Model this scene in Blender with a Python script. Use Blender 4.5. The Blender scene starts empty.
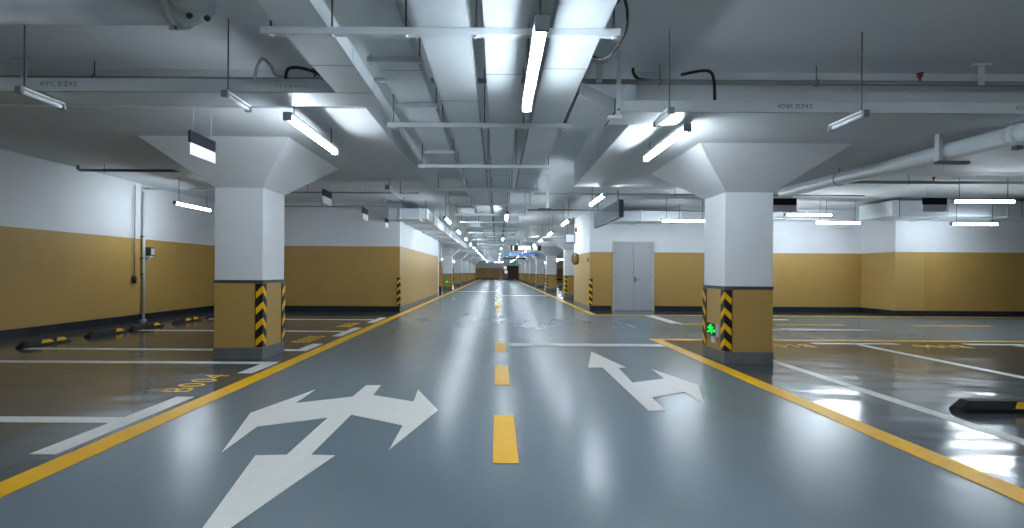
import bpy, bmesh, math, random
from mathutils import Vector, Matrix
random.seed(7)
S = bpy.context.scene
COL = S.collection
PI = math.pi
H = 1.3            # camera height
F = 475.0          # focal length in pixels of a 1024 wide picture
ROLL = math.radians(0.35)

# ------------------------------------------------------------------ survey
def ray(x, y):
    u, v = x - 497.0, 272.0 - y
    return u*math.cos(ROLL) - v*math.sin(ROLL), u*math.sin(ROLL) + v*math.cos(ROLL)
def fl(x, y):                      # floor point surveyed from the photograph
    a, b = ray(x, y); t = -H / b
    return (a*t, F*t)

# ------------------------------------------------------------------ materials
def s2l(c):
    c = c/255.0
    return c/12.92 if c <= 0.04045 else ((c+0.055)/1.055)**2.4
def rgb(r, g, b): return (s2l(r), s2l(g), s2l(b), 1)
def mat(name, col, rough=0.5, metal=0.0, var=0.0, scale=6.0, bump=0.0, bscale=40.0, emit=0.0, coat=0.0,
        rvar=0.0, stretch=None, spec=None, bdist=0.01, bdet=4):
    m = bpy.data.materials.new(name); m.use_nodes = True
    nt = m.node_tree; b = nt.nodes['Principled BSDF']
    b.inputs['Base Color'].default_value = col
    b.inputs['Roughness'].default_value = rough
    b.inputs['Metallic'].default_value = metal
    if spec is not None: b.inputs['Specular IOR Level'].default_value = spec
    if coat: b.inputs['Coat Weight'].default_value = coat; b.inputs['Coat Roughness'].default_value = 0.08
    if emit:
        b.inputs['Emission Color'].default_value = col; b.inputs['Emission Strength'].default_value = emit
    if var or bump or rvar:
        tc = nt.nodes.new('ShaderNodeTexCoord'); mp = nt.nodes.new('ShaderNodeMapping')
        geo = nt.nodes.new('ShaderNodeNewGeometry')
        nt.links.new(geo.outputs['Position'], mp.inputs['Vector'])
        if stretch: mp.inputs['Scale'].default_value = stretch
        if var or rvar:
            n = nt.nodes.new('ShaderNodeTexNoise'); n.inputs['Scale'].default_value = scale
            n.inputs['Detail'].default_value = 6; n.inputs['Roughness'].default_value = 0.6
            nt.links.new(mp.outputs['Vector'], n.inputs['Vector'])
        if var:
            r = nt.nodes.new('ShaderNodeMapRange')
            r.inputs['From Min'].default_value = 0.25; r.inputs['From Max'].default_value = 0.75
            r.inputs['To Min'].default_value = 1-var; r.inputs['To Max'].default_value = 1+var
            nt.links.new(n.outputs['Fac'], r.inputs['Value'])
            mx = nt.nodes.new('ShaderNodeVectorMath'); mx.operation = 'SCALE'
            mx.inputs[0].default_value = col[:3]
            nt.links.new(r.outputs['Result'], mx.inputs['Scale'])
            nt.links.new(mx.outputs['Vector'], b.inputs['Base Color'])
        if rvar:
            r2 = nt.nodes.new('ShaderNodeMapRange')
            r2.inputs['From Min'].default_value = 0.3; r2.inputs['From Max'].default_value = 0.7
            r2.inputs['To Min'].default_value = max(0.02, rough-rvar); r2.inputs['To Max'].default_value = rough+rvar
            nt.links.new(n.outputs['Fac'], r2.inputs['Value'])
            nt.links.new(r2.outputs['Result'], b.inputs['Roughness'])
        if bump:
            n2 = nt.nodes.new('ShaderNodeTexNoise'); n2.inputs['Scale'].default_value = bscale
            n2.inputs['Detail'].default_value = bdet
            nt.links.new(mp.outputs['Vector'], n2.inputs['Vector'])
            bp = nt.nodes.new('ShaderNodeBump'); bp.inputs['Strength'].default_value = bump
            bp.inputs['Distance'].default_value = bdist
            nt.links.new(n2.outputs['Fac'], bp.inputs['Height'])
            nt.links.new(bp.outputs['Normal'], b.inputs['Normal'])
    return m

M = {}
M['white'] = mat('white_paint', rgb(224,228,232), 0.55, var=0.035, scale=1.3, bump=0.08, bscale=30)
M['slab'] = mat('slab_paint', rgb(212,217,221), 0.7, var=0.05, scale=0.9, bump=0.08, bscale=14)
M['ochre'] = mat('ochre_paint', rgb(182,148,82), 0.5, var=0.05, scale=1.6, bump=0.1, bscale=30)
M['ochre_light'] = mat('ochre_patch', rgb(190,158,96), 0.5, var=0.05, scale=1.6, bump=0.1, bscale=30)
M['base_black'] = mat('baseboard_paint', rgb(38,44,52), 0.25, var=0.2, scale=5)
M['strip'] = mat('strip_paint', rgb(66,70,74), 0.5)
M['plinth'] = mat('plinth_cement', rgb(104,108,112), 0.55, var=0.22, scale=6, bump=0.2, bscale=30)
M['lane'] = mat('lane_epoxy', rgb(112,127,136), 0.252, var=0.05, scale=1.6, bump=0.1, bscale=7, rvar=0.015, stretch=(1.0,0.35,1), bdet=0)
M['stall'] = mat('stall_epoxy', rgb(82,89,94), 0.13, var=0.12, scale=0.8, bump=0.7, bscale=2.0, rvar=0.06, stretch=(0.7,1.3,1), bdist=0.016, bdet=1)
M['linew'] = mat('white_marking', rgb(232,230,226), 0.4, var=0.05, scale=9, bump=0.15, bscale=60)
M['liney'] = mat('yellow_marking', rgb(252,190,2), 0.4, var=0.06, scale=9, bump=0.15, bscale=60)
M['galv'] = mat('galvanised_steel', rgb(208,216,221), 0.4, metal=0.2, var=0.06, scale=4, stretch=(1,1,1))
M['galv_dark'] = mat('galvanised_rod', rgb(96,102,104), 0.45, metal=0.4)
M['tray'] = mat('tray_steel', rgb(207,215,220), 0.42, metal=0.1, var=0.05, scale=3.5)
M['roundsteel'] = mat('round_duct_steel', rgb(206,214,220), 0.4, metal=0.1, var=0.08, scale=5)
M['black'] = mat('black_rubber', rgb(22,22,24), 0.55, var=0.2, scale=20, bump=0.3, bscale=80)
M['cable'] = mat('black_cable', rgb(20,21,23), 0.4)
M['guard_black'] = mat('guard_rubber', rgb(24,24,26), 0.45)
M['guard_yellow'] = mat('guard_reflector', rgb(250,190,8), 0.4)
M['steel_pipe'] = mat('steel_pipe', rgb(150,156,158), 0.4, metal=0.4, var=0.08, scale=6)
M['white_pipe'] = mat('white_pipe', rgb(206,214,220), 0.4, var=0.04, scale=3)
M['duct'] = mat('sheet_duct', rgb(214,222,227), 0.4, metal=0.08, var=0.05, scale=3)
M['lamp_body'] = mat('lamp_housing', rgb(205,210,214), 0.45)
M['tube'] = mat('lamp_tube', (0.83,0.925,1.0,1), 0.4, emit=26.0)
M['tube_off'] = mat('lamp_cover', rgb(222,226,230), 0.35)
M['cap'] = mat('lamp_cap', rgb(120,130,136), 0.5)
M['sign_dark'] = mat('sign_dark', rgb(34,32,42), 0.7, spec=0.15)
M['sign_white'] = mat('sign_white', rgb(208,210,216), 0.4)
M['sign_face'] = mat('sign_face', rgb(92,106,120), 0.16, metal=0.2)
M['sign_edge'] = mat('sign_edge', rgb(44,52,62), 0.4)
M['sign_blue'] = mat('sign_blue', rgb(66,92,168), 0.4)
M['door'] = mat('door_grey', rgb(178,182,186), 0.22, var=0.02, scale=3)
M['door_frame'] = mat('door_frame', rgb(186,190,193), 0.35)
M['door_brown'] = mat('door_brown', rgb(86,50,42), 0.4)
M['metal'] = mat('bright_metal', rgb(190,192,194), 0.25, metal=0.9)
M['green_lit'] = mat('green_lit', (0.0,0.8,0.06,1), 0.4, emit=0.55)
M['green_dark'] = mat('exit_plate', rgb(8,40,34), 0.4)
M['white_lit'] = mat('white_lit', (0.9,0.95,1,1), 0.4, emit=0.17)
M['blue_lit'] = mat('blue_lit', (0.25,0.4,1,1), 0.4, emit=0.06)
M['red'] = mat('red_plastic', rgb(170,34,30), 0.4)
M['pink'] = mat('pink_pillar', rgb(198,140,132), 0.5)
M['orange'] = mat('orange_paint', rgb(206,140,30), 0.5)
M['mirror'] = mat('mirror_glass', rgb(230,234,238), 0.04, metal=1.0)
M['stencil'] = mat('stencil_ink', rgb(104,114,120), 0.6)
M['cable_blue'] = mat('blue_cable', rgb(62,84,140), 0.4)
M['cable_orange'] = mat('orange_cable', rgb(220,130,30), 0.4)

# ------------------------------------------------------------------ mesh helper
class MB:
    def __init__(s): s.v, s.f, s.mi, s.mats, s.sm = [], [], [], [], []
    def _m(s, m):
        if m not in s.mats: s.mats.append(m)
        return s.mats.index(m)
    def face(s, pts, m, smooth=False):
        b = len(s.v); s.v += [tuple(p) for p in pts]
        s.f.append(tuple(range(b, b+len(pts)))); s.mi.append(s._m(m)); s.sm.append(smooth)
    def box(s, x0, x1, y0, y1, z0, z1, m, bev=0.0):
        if bev > 0: return s.bbox(x0, x1, y0, y1, z0, z1, m, bev)
        b = len(s.v); k = s._m(m)
        s.v += [(x,y,z) for z in (z0,z1) for y in (y0,y1) for x in (x0,x1)]
        for q in ((0,2,3,1),(4,5,7,6),(0,1,5,4),(2,6,7,3),(0,4,6,2),(1,3,7,5)):
            s.f.append(tuple(b+i for i in q)); s.mi.append(k); s.sm.append(False)
    def bbox(s, x0, x1, y0, y1, z0, z1, m, bev):
        bm = bmesh.new()
        bmesh.ops.create_cube(bm, size=1)
        for v in bm.verts:
            v.co = Vector(((x0+x1)/2+v.co.x*(x1-x0), (y0+y1)/2+v.co.y*(y1-y0), (z0+z1)/2+v.co.z*(z1-z0)))
        bmesh.ops.bevel(bm, geom=bm.edges[:], offset=bev, segments=2, affect='EDGES', profile=0.6)
        s.add_bm(bm, m)
    def add_bm(s, bm, m, smooth=False):
        b = len(s.v); k = s._m(m); bm.verts.index_update()
        s.v += [tuple(v.co) for v in bm.verts]
        for f in bm.faces:
            s.f.append(tuple(b+v.index for v in f.verts)); s.mi.append(k); s.sm.append(smooth)
        bm.free()
    def hexa(s, bot, top, m):         # two quads, counter-clockwise seen from above
        b = len(s.v); k = s._m(m); n = len(bot)
        s.v += [tuple(p) for p in bot] + [tuple(p) for p in top]
        s.f.append(tuple(b+i for i in reversed(range(n)))); s.f.append(tuple(b+n+i for i in range(n)))
        for i in range(n):
            j = (i+1) % n; s.f.append((b+i, b+j, b+n+j, b+n+i))
        s.mi += [k]*(n+2); s.sm += [False]*(n+2)
    def prism(s, pts, z0, z1, m):
        a = sum(pts[i][0]*pts[(i+1)%len(pts)][1]-pts[(i+1)%len(pts)][0]*pts[i][1] for i in range(len(pts)))
        if a < 0: pts = pts[::-1]
        s.hexa([(p[0],p[1],z0) for p in pts], [(p[0],p[1],z1) for p in pts], m)
    def tube(s, pts, r, m, n=10, caps=True):
        pts = [Vector(p) for p in pts]; k = s._m(m); b = len(s.v)
        prev = None
        for i, p in enumerate(pts):
            t = ((pts[min(i+1,len(pts)-1)] - pts[max(i-1,0)])).normalized()
            if prev is None:
                a = Vector((0,0,1)) if abs(t.z) < 0.9 else Vector((1,0,0))
                e = t.cross(a).normalized()
            else:
                e = (prev - t*prev.dot(t)).normalized()
            prev = e; g = t.cross(e)
            rr = r[i] if isinstance(r, (list,tuple)) else r
            for j in range(n):
                a = 2*PI*j/n; s.v.append(tuple(p + e*math.cos(a)*rr + g*math.sin(a)*rr))
        for i in range(len(pts)-1):
            for j in range(n):
                q = (j+1) % n
                s.f.append((b+i*n+j, b+i*n+q, b+(i+1)*n+q, b+(i+1)*n+j)); s.mi.append(k); s.sm.append(True)
        if caps:
            s.f.append(tuple(b+j for j in reversed(range(n)))); s.mi.append(k); s.sm.append(False)
            e = b+(len(pts)-1)*n
            s.f.append(tuple(e+j for j in range(n))); s.mi.append(k); s.sm.append(False)
    def cyl(s, p0, p1, r, m, n=12): s.tube([p0, p1], r, m, n)
    def mesh(s, name):
        me = bpy.data.meshes.new(name); me.from_pydata(s.v, [], s.f)
        for m in s.mats: me.materials.append(M[m])
        me.polygons.foreach_set('material_index', s.mi); me.polygons.foreach_set('use_smooth', s.sm)
        me.update(); return me
    def build(s, name, parent=None, loc=(0,0,0)):
        return link(name, s.mesh(name), parent, loc)
def link(name, me, parent=None, loc=(0,0,0)):
    o = bpy.data.objects.new(name, me); COL.objects.link(o); o.location = loc
    if parent is not None: o.parent = parent
    return o
def thing(name, label, cat, loc=(0,0,0), rz=0, group=None):
    o = bpy.data.objects.new(name, None); COL.objects.link(o)
    o.location = loc; o.rotation_euler = (0,0,rz); o.empty_display_size = 0.1
    return tag(o, label, cat, group)
def tag(o, label, cat, group=None):
    o['label'] = label; o['category'] = cat; o['kind'] = 'thing'
    if group: o['group'] = group
    return o
def struct(o): o['kind'] = 'structure'; return o
def bez(p0, p1, p2, p3, n=14):
    out = []
    for i in range(n+1):
        t = i/n; a = (1-t)
        out.append(tuple(a**3*p0[k]+3*a*a*t*p1[k]+3*a*t*t*p2[k]+t**3*p3[k] for k in range(3)))
    return out
ORD = ['first','second','third','fourth','fifth','sixth','seventh','eighth','ninth','tenth','eleventh','twelfth','thirteenth',
 'fourteenth','fifteenth','sixteenth','seventeenth','eighteenth','nineteenth','twentieth']
TENS = {20:'twenty',30:'thirty',40:'forty'}
def ordn(i):
    if i < 20: return ORD[i]
    t = (i+1)//10*10; r = (i+1) - t
    return {20:'twentieth',30:'thirtieth',40:'fortieth'}[t] if r == 0 else TENS[t]+'-'+ORD[r-1]

# ------------------------------------------------------------------ levels
SLAB = 3.5
XL, XR, YE, Y0 = -9.1, 20.0, 84.0, -8.0
LP, RP = 3.08, 3.0                       # undersides of the drop panels
TB = 2.9                                 # underside of the cable trays

# ------------------------------------------------------------------ setting
def build_setting():
    b = MB(); b.box(XL, XR, Y0, YE, -0.1, 0.0, 'lane'); struct(b.build('floor'))
    b = MB(); b.box(XL, -3.0, Y0, 15.2, 0.0, 0.002, 'stall'); b.box(XL, -3.2, 25.4, YE, 0.0, 0.002, 'stall')
    b.box(-3.2, -3.0, 15.2, YE, 0.0, 0.002, 'stall')
    struct(b.build('floor_left'))
    b = MB(); b.box(3.1, XR, Y0, 9.2, 0.0, 0.002, 'stall'); b.box(3.2, XR, 19.6, YE, 0.0, 0.002, 'stall')
    b.box(3.1, XR, 14.6, 16.2, 0.0, 0.002, 'stall')  # dark strip by the wall stands in for the baseboard's floor reflection
    struct(b.build('floor_right'))
    b = MB(); b.box(XL-0.2, XR+0.2, Y0-0.2, YE+0.2, SLAB, SLAB+0.1, 'slab'); struct(b.build('ceiling'))
    def wall_y(b, x0, x1, y0, y1, top):      # a wall block: ochre dado under white
        b.box(x0, x1, y0, y1, 0, top, 'ochre'); b.box(x0, x1, y0, y1, top, SLAB, 'white')
    b = MB(); wall_y(b, XL-0.2, XL, Y0, YE, 2.09); struct(b.build('wall_left'))
    b = MB(); wall_y(b, XL, -3.12, 15.25, 25.4, 2.1)
    b.box(-3.12, -3.10, 25.05, 25.4, 0, SLAB, 'white'); struct(b.build('wall_left_core'))
    b = MB(); wall_y(b, 3.18, 12.45, 16.25, 19.6, 2.005); struct(b.build('wall_right_core'))
    b = MB()
    b.box(12.45, 13.35, 14.85, 19.6, 0, 2.005, 'ochre_light'); b.box(13.35, XR, 14.85, 19.6, 0, 2.005, 'ochre')
    b.box(12.45, XR, 14.85, 19.6, 2.005, SLAB, 'white'); struct(b.build('wall_right_return'))
    b = MB(); wall_y(b, XR, XR+0.2, Y0, YE, 2.05); struct(b.build('wall_right'))
    b = MB(); wall_y(b, XL, XR, YE, YE+0.2, 2.0); struct(b.build('wall_end'))
    b = MB(); wall_y(b, XL, XR, Y0-0.2, Y0, 2.05); struct(b.build('wall_rear'))
    # baseboards: black painted skirting with a cement toe along the floor
    t = 0.012
    def skirt(name, boxes, m='base_black'):
        b = MB()
        for q in boxes: b.box(*q, m)
        struct(b.build(name))
    skirt('baseboard_left', [(XL, XL+t, Y0, 15.25, 0.0, 0.17)])
    skirt('baseboard_left_core', [(XL, -3.12, 15.25-t, 15.25, 0.0, 0.18)])
    skirt('baseboard_left_lane', [(-3.12, -3.12+t, 15.25, 25.05, 0.0, 0.16)], 'plinth')
    skirt('baseboard_right_core', [(3.18, 3.92, 16.25-t, 16.25, 0, 0.17), (5.40, 12.45, 16.25-t, 16.25, 0, 0.17)])
    skirt('baseboard_right_lane', [(3.18-t, 3.18, 16.25, 19.6, 0, 0.15)], 'plinth')
    skirt('baseboard_right_return', [(12.45-t, 12.45, 14.85, 16.25, 0, 0.17), (12.45-t, XR, 14.85-t, 14.85, 0, 0.17)])
    skirt('baseboard_end', [(XL, XR, YE-t, YE, 0, 0.17)])
    skirt('baseboard_right', [(XR-t, XR, Y0, 14.8, 0, 0.17)])
    # drop panels of the flat slab, one over every column
    for i, yc in enumerate(LY):
        b = MB(); b.box(-5.75, -1.44, yc-2.1, yc+2.1, LP, SLAB, 'slab'); struct(b.build('ceiling_drop_left'))
    for i, yc in enumerate(RY):
        b = MB(); b.box(1.51, 5.8, yc-2.1, yc+2.1, RP, SLAB, 'slab'); struct(b.build('ceiling_drop_right'))
LY = [7.3, 36.35, 45.95, 55.5, 65.0, 74.6]
RY = [7.3, 24.4, 33.4, 41.9, 50.2, 58.4, 66.8, 75.2]
build_setting()

# ------------------------------------------------------------------ corner guards
def guard(b, cx, cy, sx, sy, z0, z1, w=0.105, n=4):
    """L shaped rubber guard on a vertical edge. The wall body lies towards +sx along x and +sy along y."""
    t = 0.01
    # plate on the face whose normal is -sy, plate on the face whose normal is -sx
    x0, x1 = sorted((cx - sx*t, cx + sx*w)); y0, y1 = sorted((cy - sy*t, cy)); b.box(x0, x1, y0, y1, z0, z1, 'guard_black')
    x0, x1 = sorted((cx - sx*t, cx)); y0, y1 = sorted((cy, cy + sy*w)); b.box(x0, x1, y0, y1, z0, z1, 'guard_black')
    p = (z1-z0)/n; th = p*0.42; dr = w*0.95; e = 0.003
    for k in range(n):
        zt = z1 - p*(k+0.12)
        q = [(cx, zt), (cx, zt-th), (cx+sx*w*0.88, zt-th-dr), (cx+sx*w*0.88, zt-dr)]
        yy = cy - sy*(t+e)
        q[0] = (cx - sx*t, zt); q[1] = (cx - sx*t, zt-th)
        if q[2][1] < z0+0.01: q[2] = (q[2][0], z0+0.01)
        pts = [(a, yy, z) for a, z in q]
        back = [(a, cy - sy*t, z) for a, z in q]
        b.hexa(back, pts, 'guard_yellow') if sy < 0 else b.hexa(pts, back, 'guard_yellow')
        q = [(cy - sy*t, zt), (cy - sy*t, zt-th), (cy+sy*w*0.88, max(zt-th-dr, z0+0.01)), (cy+sy*w*0.88, zt-dr)]
        xx = cx - sx*(t+e)
        pts = [(xx, a, z) for a, z in q]; back = [(cx - sx*t, a, z) for a, z in q]
        b.hexa(back, pts, 'guard_yellow')

# ------------------------------------------------------------------ columns
def column(label, x0, x1, y0, y1, capz, panz, sx, fl_=0.65, grp=None, ztop=1.14, zp=0.17):
    """sx: +1 when the lane lies towards +x"""
    cx, cy = (x0+x1)/2, (y0+y1)/2
    r = thing('concrete_column', label, 'column', (cx, cy, 0), 0, grp)
    w, d = (x1-x0)/2, (y1-y0)/2
    b = MB(); b.box(-w, w, -d, d, ztop, capz, 'white'); b.build('shaft', r)
    b = MB(); e = 0.004
    b.box(-w-e, w+e, -d-e, d+e, zp, ztop-0.045, 'ochre', 0.004); b.build('dado', r)
    b = MB(); b.box(-w-0.01, w+0.01, -d-0.01, d+0.01, ztop-0.045, ztop, 'strip'); b.build('band', r)
    b = MB(); b.box(-w-0.012, w+0.012, -d-0.012, d+0.012, 0, zp, 'plinth', 0.006); b.build('plinth', r)
    b = MB(); f = fl_
    q = lambda k, z: [(-w-k,-d-k,z),(w+k,-d-k,z),(w+k,d+k,z),(-w-k,d+k,z)]
    b.hexa(q(0,capz), q(f,panz-0.002), 'white'); b.build('capital', r)
    for yy, sy in ((-d, 1), (d, -1)):
        b = MB(); guard(b, sx*w+(0.004*sx), yy - 0.004*sy, -sx, sy, zp+0.01, ztop-0.05); b.build('corner_guard', r)
    return r
column('ochre and white column with a hanging bay sign, beside the low wheel stops', -4.13, -3.43, 6.95, 7.65, 2.51, LP, 1, ztop=1.16)
column('ochre and white column carrying a green running man exit sign near its foot', 3.28, 3.965, 6.83, 7.515, 2.468, RP, -1, ztop=1.115)
for i, yc in enumerate(LY[1:]):
    lab = ('distant column with small green exit sign, past the end of the long grey duct wall' if i == 0 else
           '%s distant column counting back from the one with the small green exit sign' % ordn(i))
    column(lab, -4.13, -3.43, yc-0.35, yc+0.35, 2.5, LP, 1, grp='distant columns on the grey duct side of the lane')
for i, yc in enumerate(RY[1:]):
    lab = ('column with round traffic mirror behind the corner of the grey door wall' if i == 0 else
           '%s column counting back behind the round traffic mirror' % ordn(i))
    column(lab, 3.45, 4.15, yc-0.35, yc+0.35, 2.47, RP, -1, grp='columns behind the grey door wall along the lane')
# guards on the wall corners
b = MB(); guard(b, -3.105, 15.235, -1, 1, 0.19, 1.1); o = b.build('corner_guard', None)
o.data.transform(Matrix.Translation((3.12,-15.25,0))); o.location = (-3.12, 15.25, 0)
tag(o, 'black and yellow chevron guard on the ochre wall corner under the long grey duct', 'corner guard')
b = MB(); guard(b, 3.166, 16.236, 1, 1, 0.18, 1.08); o = b.build('corner_guard', None)
o.data.transform(Matrix.Translation((-3.18,-16.25,0))); o.location = (3.18, 16.25, 0)
tag(o, 'black and yellow chevron guard on the ochre wall corner beside the grey double door', 'corner guard')

# ------------------------------------------------------------------ floor markings
def mark(name, label, polys, m, grp=None, z=0.003):
    allp = [p for q in polys for p in q]
    cx = sum(p[0] for p in allp)/len(allp); cy = sum(p[1] for p in allp)/len(allp)
    b = MB()
    for q in polys: b.prism([(x-cx, y-cy) for x, y in q], 0, 0.0035, m)
    return tag(b.build(name, None, (cx, cy, z-0.001)), label, 'road marking', grp)
def R(x0, x1, y0, y1): return [(x0,y0),(x1,y0),(x1,y1),(x0,y1)]
mark('lane_line', 'long yellow edge line between blue lane and dark bays by the low wheel stops', [R(-3.01,-2.81,Y0,YE-0.2)], 'liney')
mark('lane_line', 'yellow edge line turning along the cross aisle in front of the exit sign column',
     [R(3.0,3.2,Y0,9.16), R(3.0,XR-0.2,9.16,9.34)], 'liney')
mark('lane_line', 'yellow edge line along the foot of the grey door wall and back down the lane',
     [R(2.9,XR-0.2,14.5,14.68), R(2.9,3.08,14.68,YE-0.2)], 'liney')
mark('stop_line', 'white line across half the blue lane ahead of the turn arrow', [R(0.24,2.98,8.36,8.66)], 'linew')
mark('stop_line', 'short white stop line reaching the yellow line below the grey double door', [R(4.5,4.78,12.2,14.5)], 'linew')
for i, (a, c) in enumerate([(3.22,4.3),(5.46,6.58),(7.7,8.72),(15.6,16.8),(18.4,19.6),(21.2,22.4)]):
    mark('lane_dash', 'yellow centre dash in the lane, %s from the camera' % ordn(i), [R(-0.02,0.157,a,c)], 'liney', 'yellow centre dashes')
for i, (a, c) in enumerate([(4.65,5.4),(7.1,8.8),(10.6,12.6),(14.4,16.4)]):
    mark('lane_dash', 'yellow dash along the cross aisle centre, %s out from the grey door' % ordn(i), [R(a,c,12.0,12.16)], 'liney', 'yellow cross aisle dashes')
mark('stop_line', 'faint far white line across the lane half by the grey duct', [R(-2.7,0,31,31.6)], 'linew')
mark('stop_line', 'faint far white line across the lane half by the round mirror', [R(0.3,2.8,26,26.5)], 'linew')
# arrows
AL = [(366.2,385.6),(381,385.6),(373,395.4),(413.5,402),(418,390),(438,410.4),(389.2,450.2),(402.7,426),(351.2,415),(310.8,455.3),
      (334.7,456),(174,568),(255.4,456),(286.8,455.3),(328,418),(256.9,427),(221.6,453),(250.3,413.4),(315.3,390),(295.2,403.5),(352.7,397)]
AR = [(591.2,351.8),(626.4,367.8),(618.4,368.3),(632.4,382.8),(664.3,378.9),(651.1,369.2),(698.3,384.9),(704.3,404.5),(684.4,392.2),
      (652,398.1),(665.6,410.9),(648.6,410.9),(602.6,367.8),(588.1,367.8)]
def poly_mark(name, label, pts, m):
    pts = [fl(*p) for p in pts]
    if sum(pts[i][0]*pts[(i+1)%len(pts)][1]-pts[(i+1)%len(pts)][0]*pts[i][1] for i in range(len(pts))) < 0: pts = pts[::-1]
    cx = sum(p[0] for p in pts)/len(pts); cy = sum(p[1] for p in pts)/len(pts)
    bm = bmesh.new()
    f = bm.faces.new([bm.verts.new((x-cx, y-cy, 0.0035)) for x, y in pts])
    r = bmesh.ops.extrude_face_region(bm, geom=[f])
    for v in r['geom']:
        if isinstance(v, bmesh.types.BMVert): v.co.z = 0.0
    bmesh.ops.recalc_face_normals(bm, faces=bm.faces[:])
    bmesh.ops.triangulate(bm, faces=bm.faces[:])
    b = MB(); b.add_bm(bm, m)
    return tag(b.build(name, None, (cx, cy, 0.002)), label, 'road marking')
poly_mark('direction_arrow', 'big white three way arrow pointing at the camera and to both sides', AL, 'linew')
poly_mark('direction_arrow', 'white straight on and turn arrow in front of the white stop line', AR, 'linew')
mark('direction_arrow', 'thin white arrow lying along the cross aisle past the exit sign column',
     [R(5.0,6.75,11.0,11.16), [(6.75,10.86),(8.9,11.03),(6.75,11.3)]], 'linew')
mark('direction_arrow', 'short white arrow shaft in the cross aisle lane by the ochre wall', [R(7.0,8.2,13.3,13.45)], 'linew')
# bays beside the ochre left wall
G = 'white bay dividers by the low wheel stops'
def bay(label, yd, ya, yb, x0=-7.67):
    return mark('bay_line', label, [R(x0,-3.27,yd-0.075,yd+0.075), R(-3.27,-3.09,ya,yb)], 'linew', G)
bay('white T shaped bay line by the big three way arrow', 4.1, 3.33, 4.86, -8.9)
bay('white L shaped bay line ending just before the column with the hanging bay sign', 6.67, 6.0, 6.745, -8.9)
bay('white L shaped bay line ending just behind the column with the hanging bay sign', 7.76, 7.69, 8.45)
bay('white T shaped bay line, first one beyond the column', 10.2, 9.45, 10.9)
bay('white T shaped bay line, last one before the ochre cross wall', 12.68, 11.95, 13.3)
G = 'white bay dividers beyond the exit sign column'
def bayr(label, xd, segs):
    return mark('bay_line', label, [R(xd-0.07,xd+0.07,2.2,8.78)] + segs, 'linew', G)
bayr('long white bay line running past the black wheel stop', 4.1, [])
bayr('white T shaped bay line next out from the line by the black wheel stop', 6.68, [R(5.9,7.47,8.78,8.95)])
bayr('white T shaped bay line at the outer edge of the shiny dark bays', 9.6, [R(8.75,10.4,8.78,8.95)])
# painted bay numbers
def text_mesh(name, body, size, m, parent=None, ext=0.001, align='CENTER', xs=1.0):
    c = bpy.data.curves.new(name, 'FONT'); c.body = body; c.size = size; c.extrude = ext
    c.align_x = align; c.align_y = 'CENTER'; c.resolution_u = 3; c.space_character = 1.15
    t = bpy.data.objects.new(name, c); COL.objects.link(t)
    bpy.context.view_layer.update()
    me = bpy.data.meshes.new_from_object(t.evaluated_get(bpy.context.evaluated_depsgraph_get()))
    bpy.data.objects.remove(t); me.name = name
    me.materials.clear(); me.materials.append(M[m])
    return link(name, me, parent)
def number(label, body, x, y, rz, size=0.42, sx=0.9):
    o = text_mesh('bay_number', body, size, 'liney', None, 0.0015)
    o.location = (x, y, 0.0035); o.rotation_euler = (0,0,rz); o.scale = (sx,1,1)
    return tag(o, label, 'bay number', 'yellow painted bay numbers')
number('yellow painted B004 in the bay just before the column with the hanging sign', 'B004', -3.42, 5.46, PI/2, 0.42, 0.92)
number('yellow bay number cut off at the picture edge beside the yellow line', 'B003', -3.53, 2.62, PI/2, 0.5, 0.8)
number('yellow bay number in the first bay beyond the column', 'B005', -3.55, 9.05, PI/2, 0.5, 0.8)
number('yellow bay number in the second bay beyond the column', 'B006', -3.55, 11.45, PI/2, 0.5, 0.8)
number('yellow bay number upside down by the exit sign column', 'B105', 5.25, 8.6, PI, 0.5, 0.8)
number('yellow bay number upside down in the outer shiny bay', 'B106', 8.05, 8.6, PI, 0.5, 0.8)

# ------------------------------------------------------------------ wheel stops
def wheel_stop(label, x, y, L, rz, patches, grp, w=0.15, h=0.1):
    r = thing('wheel_stop', label, 'wheel stop', (x, y, 0.0025), rz, grp)
    l = L/2; b = MB()
    prof = [(-w/2,0),(w/2,0),(w/2,h*0.35),(w*0.3,h),(-w*0.3,h),(-w/2,h*0.35)]
    secs = [(-l,0.55,0.4),(-l+0.08,1,1),(l-0.08,1,1),(l,0.55,0.4)]
    rings = [[(px, a if True else 0, pz*sz) for px, pz in prof] for a, _, sz in secs]
    base = len(b.v); k = b._m('black')
    for rg in rings: b.v += rg
    n = len(prof)
    for i in range(3):
        for j in range(n):
            q = (j+1) % n
            b.f.append((base+i*n+q, base+i*n+j, base+(i+1)*n+j, base+(i+1)*n+q)); b.mi.append(k); b.sm.append(False)
    b.f.append(tuple(base+j for j in range(n))); b.f.append(tuple(base+3*n+j for j in reversed(range(n)))); b.mi += [k,k]; b.sm += [False]*2
    b.build('body', r)
    for (a, c) in patches:
        for sg in (1, -1):
            p = MB()
            A = (sg*(w/2+0.002), h*0.42); B = (sg*(w*0.3+0.003), h*0.94)
            ai, ci = a+0.05, c-0.05
            nrm = 0.004*sg
            top = [(A[0],a,A[1]),(A[0],c,A[1]),(B[0],ci,B[1]),(B[0],ai,B[1])]
            bot = [(x_-nrm, y_, z_) for x_, y_, z_ in top]
            p.hexa(bot, top, 'guard_yellow') if sg > 0 else p.hexa(top, bot, 'guard_yellow')
            p.build('reflector', r)
    return r
G = 'black wheel stops along the ochre side wall'
wheel_stop('black wheel stop with two yellow reflectors at the dark end of the wall', -7.78, 8.18, 0.86, 0, [(-0.14,0.1),(0.14,0.36)], G)
wheel_stop('black wheel stop with one yellow reflector, next after the two reflector one at the wall', -7.78, 9.49, 0.9, 0, [(0.13,0.35)], G)
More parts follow.
